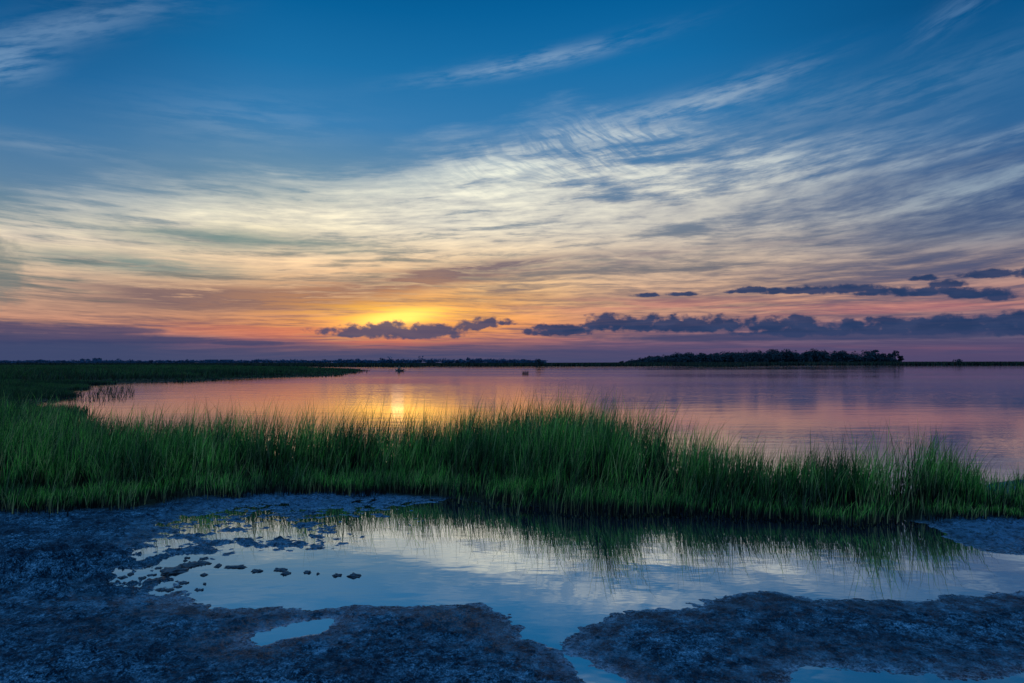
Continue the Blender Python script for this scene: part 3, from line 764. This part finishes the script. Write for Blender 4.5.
for s in (-1, 1):
    hand_z = .52 if s < 0 else .46
    wr = chain(3, [(-.15, s * .20, .67), (-.08, s * .30, .48), (.13, s * .27, hand_z), (.18, s * .27, hand_z)], [.065, .048, .032, .036])
    for f, (dx, ln) in enumerate(((-.015, .7), (.0, .9), (.012, 1), (.025, .9), (.036, .75))):
        yy = s * (.24 + .018 * f)
        chain(wr, [(.215, yy, hand_z + .02), (.245, yy, hand_z + .005 * ln), (.235, yy, hand_z - .028 * ln)], [.010, .009, .008])
    chain(0, [(-.05, s * .12, .20), (.32, s * .15, .30), (.72, s * .10, .12), (.82, s * .10, .20)], [.10, .072, .05, .03])
body = skinned('body', P, Ed, Rd, SKIN, per)
skinned('vest', [(-.19, 0, .28), (-.19, 0, .44), (-.17, 0, .60), (-.16, 0, .70)], [(0, 1), (1, 2), (2, 3)], [(.19, .15), (.18, .15), (.20, .16), (.15, .11)], VEST, per)
skinned('trousers', [(-.18, 0, .21), (-.03, -.13, .21), (.32, -.15, .31), (.70, -.10, .14), (-.03, .13, .21), (.32, .15, .31), (.70, .10, .14)], [(0, 1), (1, 2), (2, 3), (0, 4), (4, 5), (5, 6)], [.15, .115, .085, .06, .115, .085, .06], CLOTH, per)
skinned('hair', [(-.15, 0, .96), (-.14, 0, 1.03), (-.10, 0, 1.06)], [(0, 1), (1, 2)], [.075, .09, .07], HAIR, per)
t = bpy.data.objects.new('paddle', None); COL.objects.link(t); t.location = (KX, KY, 0); t.rotation_euler = (0, 0, KR)
tag(t, 'double bladed paddle held across the lap of the kayaker', 'paddle')
Vs, Fs = [], []; stick(Vs, Fs, (.235, -1.05, .80), (.235, 1.05, .10), .014, .014, 8); mesh_obj('shaft', Vs, Fs, PAD, t)
for s in (-1, 1):
    c = (.235, s * 1.05, .45 - s * .35); Vs, Fs = [], []
    for q, (dy, w) in enumerate(((-.16, .01), (-.08, .07), (0, .085), (.12, .085), (.20, .05))):
        for e in (-1, 1):
            for th in (-.006, .006): Vs.append((c[0] + e * w, c[1] + s * (dy + .05), c[2] - s * dy * .33 + th))
    for q in range(4):
        b = q * 4
        Fs += [(b, b + 2, b + 6, b + 4), (b + 1, b + 5, b + 7, b + 3), (b, b + 4, b + 5, b + 1), (b + 2, b + 3, b + 7, b + 6)]
    Fs += [(0, 1, 3, 2), (16, 18, 19, 17)]
    mesh_obj('blade', Vs, Fs, PAD, t)

def litter():
    n = 2600
    x, y = scatter(n * 3, 2.9, 9.0, R(-48), R(48))
    h = terrain(x, y); d = sdf(x, y, MARSH)
    k = (h > .012) & (d > 0) & (rng.uniform(0, 1, len(x)) < .25 + .75 * np.exp(-d / .5)); x, y, h = x[k], y[k], h[k]
    o = blades('dead_stems', x, y, h - .004, rng.uniform(.01, .035, len(x)), rng.uniform(.003, .006, len(x)), REED, lean=1.3, droop=.4, seg=2)
    tag(o, 'short broken dead stems scattered over the wet mud', 'stubble', kind='stuff')
litter()
# tuft of grass standing alone in the bay
tx, ty = G(525.3, 373.7)
gx = np.concatenate([rng.normal(c, .10, 70) for c in (-.30, -.02, .28)]); gy = rng.normal(0, .12, 210)
tuft = blades('grass_tuft', gx, gy, np.full(210, -.05), rng.uniform(.25, .66, 210), np.full(210, .016), REED, lean=.1, droop=.15, seg=3)
tuft.location = (tx, ty, 0); tag(tuft, 'small brown grass tuft standing alone in the open bay', 'grass tuft')

# ------------------------------------------------------------------ mud clods lying in the pool
def clod(px, py, w, dpt, hgt, label):
    x, y = G(px, py); bm = bmesh.new(); bmesh.ops.create_icosphere(bm, subdivisions=4, radius=1)
    s = random.randint(1, 99); hgt *= .55
    co_ = np.array([v.co[:] for v in bm.verts])
    nz = fbm(co_[:, 0] * 1.6 + s, co_[:, 1] * 1.6 + co_[:, 2], 3, s) * .42 + fbm(co_[:, 0] * 5 + s, co_[:, 1] * 5 + co_[:, 2] * 5, 3, s + 3) * .45
    for v, q in zip(bm.verts, nz):
        c = v.co * (1 + q); v.co = Vector((c.x * w / 2, c.y * dpt / 2, c.z * hgt * (1 + .3 * math.sin(c.x * 4 + s)) if c.z > 0 else c.z * .03))
    me = bpy.data.meshes.new('mud_clod'); bm.to_mesh(me); bm.free()
    me.polygons.foreach_set('use_smooth', np.ones(len(me.polygons), bool)); me.materials.append(CLOD)
    o = bpy.data.objects.new('mud_clod', me); COL.objects.link(o); o.location = (x, y, 0); tag(o, label, 'mud clod', 'mud clods in the tidal pool')
CLOD = plain('dark clod mud', (.010, .014, .02), .5, (.05, .07, .09), 30)
for a in ((172, 571, .20, .22, .030, 'large flat mud clod at the left end of the pool'),
          (190, 565, .15, .14, .028, 'mud clod just right of the large flat one at the left end'),
          (204, 563.5, .10, .09, .026, 'third mud clod from the left, touching the ragged row in the pool'),
          (218, 566, .05, .07, .022, 'small rounded mud clod left of the long thin one'),
          (236, 567, .15, .06, .022, 'long thin mud clod in the left half of the pool'),
          (256, 571, .075, .07, .024, 'rounded mud clod alone near the middle of the row'),
          (281, 570, .09, .07, .022, 'upper left one of two touching mud clods in the middle of the row'),
          (286, 573.5, .07, .06, .022, 'lower right one of two touching mud clods in the middle of the row'),
          (307, 572.5, .055, .06, .022, 'small mud clod followed by a tiny one on its right'),
          (318, 574, .025, .03, .014, 'tiniest mud clod in the row across the pool'),
          (337, 575.5, .06, .06, .022, 'mud clod second from the right end of the row'),
          (355, 576, .10, .07, .030, 'highest mud clod at the right end of the row'),
          (164, 590, .05, .05, .018, 'small mud clod near the lower left shore of the pool'),
          (184, 583, .055, .05, .018, 'small mud clod alone below the ragged left row of clods')):
    clod(*a)

random.seed(21)
for i in range(26):
    w = random.uniform(.02, .07)
    clod(random.uniform(96, 205), random.uniform(556, 594), w, w * random.uniform(.6, 1.1), random.uniform(.012, .022), 'tiny dark mud fragment in the ragged cluster at the left end of the pool')
